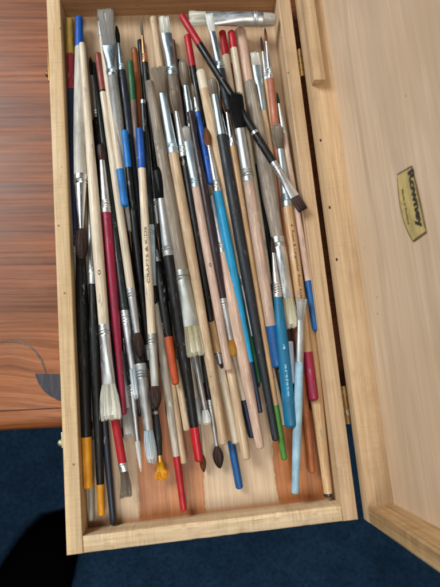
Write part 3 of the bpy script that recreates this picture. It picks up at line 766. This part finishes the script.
wall('end_wall', (TW + .00015, .0002, .001), (W - TW - .00015, TW, H - .0002), M['rail_x'], chips=2.5, ax=0, seed=3)
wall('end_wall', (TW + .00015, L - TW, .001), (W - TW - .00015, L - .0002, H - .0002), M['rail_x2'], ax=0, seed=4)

def dark_brass(): return metal('aged_brass', rgb(150, 116, 68), .35, .6, rgb(62, 42, 28))
DB = dark_brass()
HX = W + GAP * .5
for py0, py1 in ((50, 77), (386, 424)):
    ya = at(302, py0, H).y if py0 < 100 else at(344, py0, H).y
    yb = at(302, py1, H).y if py0 < 100 else at(347, py1, H).y
    y0, y1 = min(ya, yb), max(ya, yb)
    bm = bmesh.new()
    loft(bm, [(y0, .0017, .0017, HX, H + .0004), (y1, .0017, .0017, HX, H + .0004)], 14)
    for q in range(1, 4):
        yy = y0 + (y1 - y0) * q / 4
        loft(bm, [(yy - .0005, .0020, .0020, HX, H + .0004), (yy + .0005, .0020, .0020, HX, H + .0004)], 14)
    h = link('hinge', bm, DB, root)
    bm = bmesh.new(); add_box(bm, (W + .0001, y0, H - .014), (W + .0012, y1, H - .0003), .0002)
    link('hinge_leaf', bm, DB, h)
    for q in (.2, .8):
        bm = bmesh.new(); yy = y0 + (y1 - y0) * q
        s = bmesh.ops.create_uvsphere(bm, u_segments=12, v_segments=6, radius=.0016)
        for v in bm.verts: v.co = Vector((v.co.x * .5 + W + .0014, v.co.y + yy, v.co.z + H - .006))
        link('screw', bm, DB, h)
# swing catches on the left outside wall
for (px, y_a, y_b, mt) in ((46, 52, 82, DB), (60, 432, 448, metal('pale_nickel_catch', rgb(196, 190, 160), .4, .3))):
    a = at(px, (y_a + y_b) / 2, H - .004).y; hl = abs(at(px, y_a, H).y - at(px, y_b, H).y) / 2
    bm = bmesh.new(); add_box(bm, (-.0014, a - hl, H - .010), (-.0001, a + hl, H - .0025), .0005)
    c = link('catch', bm, mt, root)
    bm = bmesh.new(); bmesh.ops.create_uvsphere(bm, u_segments=14, v_segments=8, radius=.0028)
    for v in bm.verts: v.co += Vector((-.0022, a - hl * .4, H - .006))
    link('catch_knob', bm, mt, c)

# ------------------------------------------------------------------ the lid, upright
hp = Vector((W + GAP, 0, H))
U = Vector((math.cos(LIDA), 0, math.sin(LIDA))); N_ = Vector((math.sin(LIDA), 0, -math.cos(LIDA)))
lid = empty('lid', (0, 0, 0)); lid.parent = root
LM = Matrix((U, Vector((0, 1, 0)), N_)).transposed().to_4x4(); LM.translation = hp
lid.matrix_world = LM          # lid space: x up the lid, y along the box, z away from the box (depth)
def lpart(name, lo, hi, mat, bevel=.0009):
    bm = bmesh.new(); add_box(bm, lo, hi, 0)
    if bevel:
        bmesh.ops.bevel(bm, geom=list(bm.edges), offset=bevel, segments=2, profile=.6, affect='EDGES')
    o = link(name, bm, mat, lid); return o
# panel ply and rails (own texture axes: lid space)
lpart('lid_panel', (.004, .004, LD), (W - .004, L - .004, LD + .004), M['lid_panel'], 0)
lpart('lid_rail', (0, 0, 0), (TW, L, LD + .0035), M['rail_lid'])
lpart('lid_rail', (W - TW, 0, 0), (W, L, LD + .0035), M['rail_lid'])
lpart('lid_rail', (TW + .0001, .0002, 0), (W - TW - .0001, TW, LD + .0035), M['rail_lid_x'])
lpart('lid_rail', (TW + .0001, L - TW, 0), (W - TW - .0001, L - .0002, LD + .0035), M['rail_lid_x'])
# stop block fixed along the hinge-side rail at the far end
yb = on_plane(322, 80, hp + U * (TW + .008), U).y
lpart('stop_block', (TW, yb, .0005), (TW + .0085, L - TW, .0105), M['rail_lid'], .0007)
# small nails
nm = paint('nail_dark', rgb(60, 40, 30), .5, .1)
for px, py in ((316.5, 140.5), (320, 208), (330, 260)):
    q = on_plane(px, py, hp + U * TW, U); l = LM.inverted() @ q
    bm = bmesh.new(); bmesh.ops.create_uvsphere(bm, u_segments=10, v_segments=6, radius=.0009)
    for v in bm.verts: v.co = Vector((v.co.x * .3 + TW, v.co.y * 1.6 + l.y, v.co.z + min(max(l.z, .002), LD - .001)))
    link('nail', bm, nm, lid)
# maker's label: gold metal plate with a bowed lower edge, black lettering
pp = hp + N_ * (LD - .0001)
def lp(px, py): return LM.inverted() @ on_plane(px, py, pp, N_)
cor = [lp(*c) for c in ((412.3, 165.5), (397.8, 174), (398.6, 200), (404.4, 228), (413.8, 242), (427, 232.5))]
def curve_pts(a, b, c, n):
    return [a * ((1 - t) ** 2) + b * (2 * t * (1 - t)) + c * (t * t) for t in [i / n for i in range(n + 1)]]
# bowed edge through three points
mid = cor[2].lerp(cor[3], .45)
ctrl = mid * 2 - (cor[1] + cor[4].lerp(cor[3], .35)) * .5
low_end = cor[4]
edge = curve_pts(cor[1], ctrl, low_end, 16)
top = curve_pts(cor[5], cor[5].lerp(cor[0], .5) + Vector((.0012, 0, 0)), cor[0], 10)
outline = edge + top
cen = sum(outline, Vector()) / len(outline)
def plate(scale, z, mat, name, dz=.0004, parent=lid):
    bm = bmesh.new()
    vs = [bm.verts.new((cen.x + (p.x - cen.x) * scale, cen.y + (p.y - cen.y) * scale, z)) for p in outline]
    f = bm.faces.new(vs)
    e = bmesh.ops.extrude_face_region(bm, geom=[f])
    for v in e['geom']:
        if isinstance(v, bmesh.types.BMVert): v.co.z -= dz
    bmesh.ops.recalc_face_normals(bm, faces=bm.faces)
    return link(name, bm, mat, parent, smooth=False)
def shrink_pts(d):
    out = []
    n = len(outline)
    for i, p in enumerate(outline):
        a, b = outline[i - 1], outline[(i + 1) % n]
        t = (b - a); nn = Vector((-t.y, t.x, 0)).normalized()
        if (cen - p).dot(nn) < 0: nn = -nn
        out.append(p + nn * d)
    return out
gold = paint('gold_foil', rgb(206, 184, 118), .3, .1)
brz = paint('bronze_border', rgb(112, 82, 50), .4, .2)
full = outline
lab = plate(1, LD - .0001, brz, 'maker_label', .0005)
outline = shrink_pts(.0011); inner = plate(1, LD - .0005, gold, 'gold_field', .0002)
outline = full
for o_ in (inner,):
    o_.data.materials[0] = gold
# join gold field and lettering into the label mesh (the label is one stamped plate)
bm = bmesh.new(); bm.from_mesh(lab.data)
def merge(src, mi):
    n0 = len(bm.faces); bm.from_mesh(src); bm.faces.ensure_lookup_table()
    for f in bm.faces[n0:]: f.material_index = mi
merge(inner.data, 1); bpy.data.objects.remove(inner)
def flat_text(body, p_start, p_end, height, bold, italic=0):
    t = text_mesh(body, 1.0, bold)
    xs = [v.co.x for v in t.verts]; ys = [v.co.y for v in t.verts]
    x0, x1, y0, y1 = min(xs), max(xs), min(ys), max(ys)
    d = p_end - p_start; ln = d.length; d.normalize(); up = Vector((1, 0, 0)); up = (up - d * up.dot(d)).normalized()
    for v in t.verts:
        u = (v.co.x - x0) / (x1 - x0); q = (v.co.y - y0) / (y1 - y0)
        P_ = p_start + d * (u * ln) + up * (q * height)
        v.co = Vector((P_.x, P_.y, LD - .00085))
    me = bpy.data.meshes.new('t'); t.to_mesh(me); t.free(); return me
a, b = lp(407.0, 174), lp(417.5, 230.5)
hgt = (lp(416, 200) - lp(409.5, 201)).length * 1.15
merge(flat_text('Rowney', a, b, hgt, .05), 2)
a, b = lp(402.3, 190.5), lp(408.6, 225)
merge(flat_text('Made in England', a, b, hgt * .27, .02), 2)
bm.to_mesh(lab.data); bm.free()
for m_ in (gold, ink((16, 16, 14))): lab.data.materials.append(m_)
lab['label'] = 'gold maker label with bowed lower edge and black lettering'

# ------------------------------------------------------------------ table, carpet
e0 = at(0, 412, 0); e1 = at(58, 409, 0)
dirv = (e1 - e0); dirv.z = 0; dirv.normalize()
ang = math.atan2(dirv.y, dirv.x)
tb = empty('table', (e0.x, e0.y, 0)); tb.rotation_euler = (0, 0, ang)
tag(tb, 'reddish brown grained wooden table under the far part of the box', 'table')
bm = bmesh.new()
CZ0 = -.62; prof = []
for i in range(9):
    a = PI / 2 * i / 8
    prof.append((.006 - .006 * math.cos(PI / 2 - a) , 0))
pts = [(.9, 0), (.3, 0)]
for i in range(8): pts.append((.012 - .004 * i * .5 , 0) if i < 2 else (.008 - .012 * math.sin((i - 2) / 5 * PI / 2) , -.008 * (1 - math.cos((i - 2) / 5 * PI / 2))))
pts = [(a_ - (.0105 if a_ < .1 else 0), z_) for a_, z_ in pts]
pts += [(-.0158, -.012), (-.0155, -.019), (-.013, -.024), (-.006, -.027), (.9, -.027)]
xa, xb = -.9, .33
ra = [bm.verts.new((xa, p[0], p[1])) for p in pts]; rb = [bm.verts.new((xb, p[0], p[1])) for p in pts]
for i in range(len(pts)):
    j = (i + 1) % len(pts); bm.faces.new((ra[i], ra[j], rb[j], rb[i]))
bm.faces.new(ra); bm.faces.new(list(reversed(rb)))
bmesh.ops.recalc_face_normals(bm, faces=bm.faces)
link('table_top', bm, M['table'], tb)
bm = bmesh.new()
gr = [bm.verts.new(c) for c in ((xa, .0004, .0003), (xb, .0004, .0003), (xb, .0011, .0003), (xa, .0011, .0003))]
bm.faces.new(gr); link('edge_groove', bm, paint('dark_groove', rgb(58, 28, 20), .6, .1), tb)
bm = bmesh.new(); add_box(bm, (xa, .035, CZ0 + .001), (.12, .6, -.0275), .002)  # unseen block added below the table top to shade the carpet at left
link('carpet_shade_block', bm, M['table'], tb)
# cup ring mark on the table top
bm = bmesh.new()
ringp = [(-12, 344), (0, 342), (10, 341.5), (20, 341.5), (28, 345), (35, 351), (41, 359), (45, 370), (46, 374)]
wp = [at(x, y, .0004) for x, y in ringp]
inv = (Matrix.Translation((e0.x, e0.y, 0)) @ Matrix.Rotation(ang, 4, 'Z')).inverted()
pv = None
for i, p in enumerate(wp):
    t = (wp[min(i + 1, len(wp) - 1)] - wp[max(i - 1, 0)]).normalized(); nn = Vector((-t.y, t.x, 0)) * (.0006 + .0004 * (i % 3 == 0))
    pr = [bm.verts.new(inv @ (p + nn)), bm.verts.new(inv @ (p - nn))]
    if pv: bm.faces.new((pv[0], pv[1], pr[1], pr[0]))
    pv = pr
link('ring_mark', bm, paint('grey_ring_stain', rgb(112, 92, 78), .6, .9, rgb(140, 96, 72)), tb, smooth=False)
# dark slate-coloured card poking out from under the box
bm = bmesh.new()
cp = [(35, 374), (39, 384), (44, 391), (50, 396), (58, 400), (75, 404), (80, 374)]
lo = [bm.verts.new(at(x, y, .0004)) for x, y in cp]; hi_ = [bm.verts.new(at(x, y, .0004) + Vector((0, 0, .0005))) for x, y in cp]
bm.faces.new(hi_); bm.faces.new(list(reversed(lo)))
for i in range(len(cp)):
    j = (i + 1) % len(cp); bm.faces.new((lo[i], lo[j], hi_[j], hi_[i]))
bmesh.ops.recalc_face_normals(bm, faces=bm.faces)
o = link('card', bm, paint('slate_card', rgb(52, 50, 62), .32, .35, rgb(96, 96, 116)), None, smooth=False)
tag(o, 'dark slate coloured card corner poking out on the table from under the box', 'card')

CZ = -.62
bm = bmesh.new()
s = 3.0
bm.faces.new([bm.verts.new(c) for c in ((-s, -s, CZ), (s, -s, CZ), (s, s, CZ), (-s, s, CZ))])
o = link('carpet', bm, M['carpet'], None, smooth=False); o['kind'] = 'structure'
def black_mass_mat():
    n = NT('matte_black'); g = n.noise(n.mapping((1, 1, 1)), 300, 3)
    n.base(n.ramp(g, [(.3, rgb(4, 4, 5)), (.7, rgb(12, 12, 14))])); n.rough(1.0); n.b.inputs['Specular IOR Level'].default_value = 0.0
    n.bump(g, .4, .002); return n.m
# rounded black mass built to fill the dark area at the lower left
def dark_mass():
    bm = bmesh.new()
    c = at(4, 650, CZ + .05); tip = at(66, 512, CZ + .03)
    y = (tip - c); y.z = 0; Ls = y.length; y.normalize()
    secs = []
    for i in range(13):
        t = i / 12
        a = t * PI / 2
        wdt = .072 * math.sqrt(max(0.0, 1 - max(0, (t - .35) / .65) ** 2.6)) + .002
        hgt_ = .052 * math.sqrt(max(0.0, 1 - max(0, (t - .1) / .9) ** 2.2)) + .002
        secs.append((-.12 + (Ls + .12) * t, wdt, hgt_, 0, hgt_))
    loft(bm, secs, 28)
    o = link('black_mass', bm, black_mass_mat(), None)
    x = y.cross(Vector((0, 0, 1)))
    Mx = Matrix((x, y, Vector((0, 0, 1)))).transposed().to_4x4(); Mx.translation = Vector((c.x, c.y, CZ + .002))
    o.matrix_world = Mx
    tag(o, 'black rounded mass on the dark carpet at the lower left', 'dark_mass')
dark_mass()

# ------------------------------------------------------------------ light: window beyond the far end, soft room fill
def area(name, loc, target, sx, sy, power, col):
    l = bpy.data.lights.new(name, 'AREA'); l.shape = 'RECTANGLE'; l.size = sx; l.size_y = sy; l.energy = power; l.color = col
    o = bpy.data.objects.new(name, l); COL.objects.link(o); o.location = loc
    o.rotation_euler = (Vector(target) - Vector(loc)).to_track_quat('-Z', 'Y').to_euler(); return o
area('window_light', (-.95, 1.05, 1.2), (.1, .1, 0), .7, .7, 33, (.92, .97, 1.0))
area('near_end_fill', (.06, -.40, 1.15), (.12, .0, 0), .6, .5, 8.5, (1.0, .96, .88))  # added overhead fill without a known fixture, brightens the near end
w = bpy.data.worlds.new('World'); SC.world = w; w.use_nodes = True
nt = w.node_tree; bg = nt.nodes['Background']
tc = nt.nodes.new('ShaderNodeTexCoord'); sp = nt.nodes.new('ShaderNodeSeparateXYZ'); nt.links.new(tc.outputs['Generated'], sp.inputs[0])
rp = nt.nodes.new('ShaderNodeValToRGB'); nt.links.new(sp.outputs[2], rp.inputs[0])
rp.color_ramp.elements[0].position = 0; rp.color_ramp.elements[0].color = (.10, .095, .09, 1)
rp.color_ramp.elements[1].position = 1; rp.color_ramp.elements[1].color = (.62, .63, .66, 1)
nt.links.new(rp.outputs[0], bg.inputs[0]); bg.inputs[1].default_value = .15
SC.view_settings.view_transform = 'Standard'; SC.view_settings.look = 'None'; SC.view_settings.exposure = 0
SC.cycles.use_denoising = True
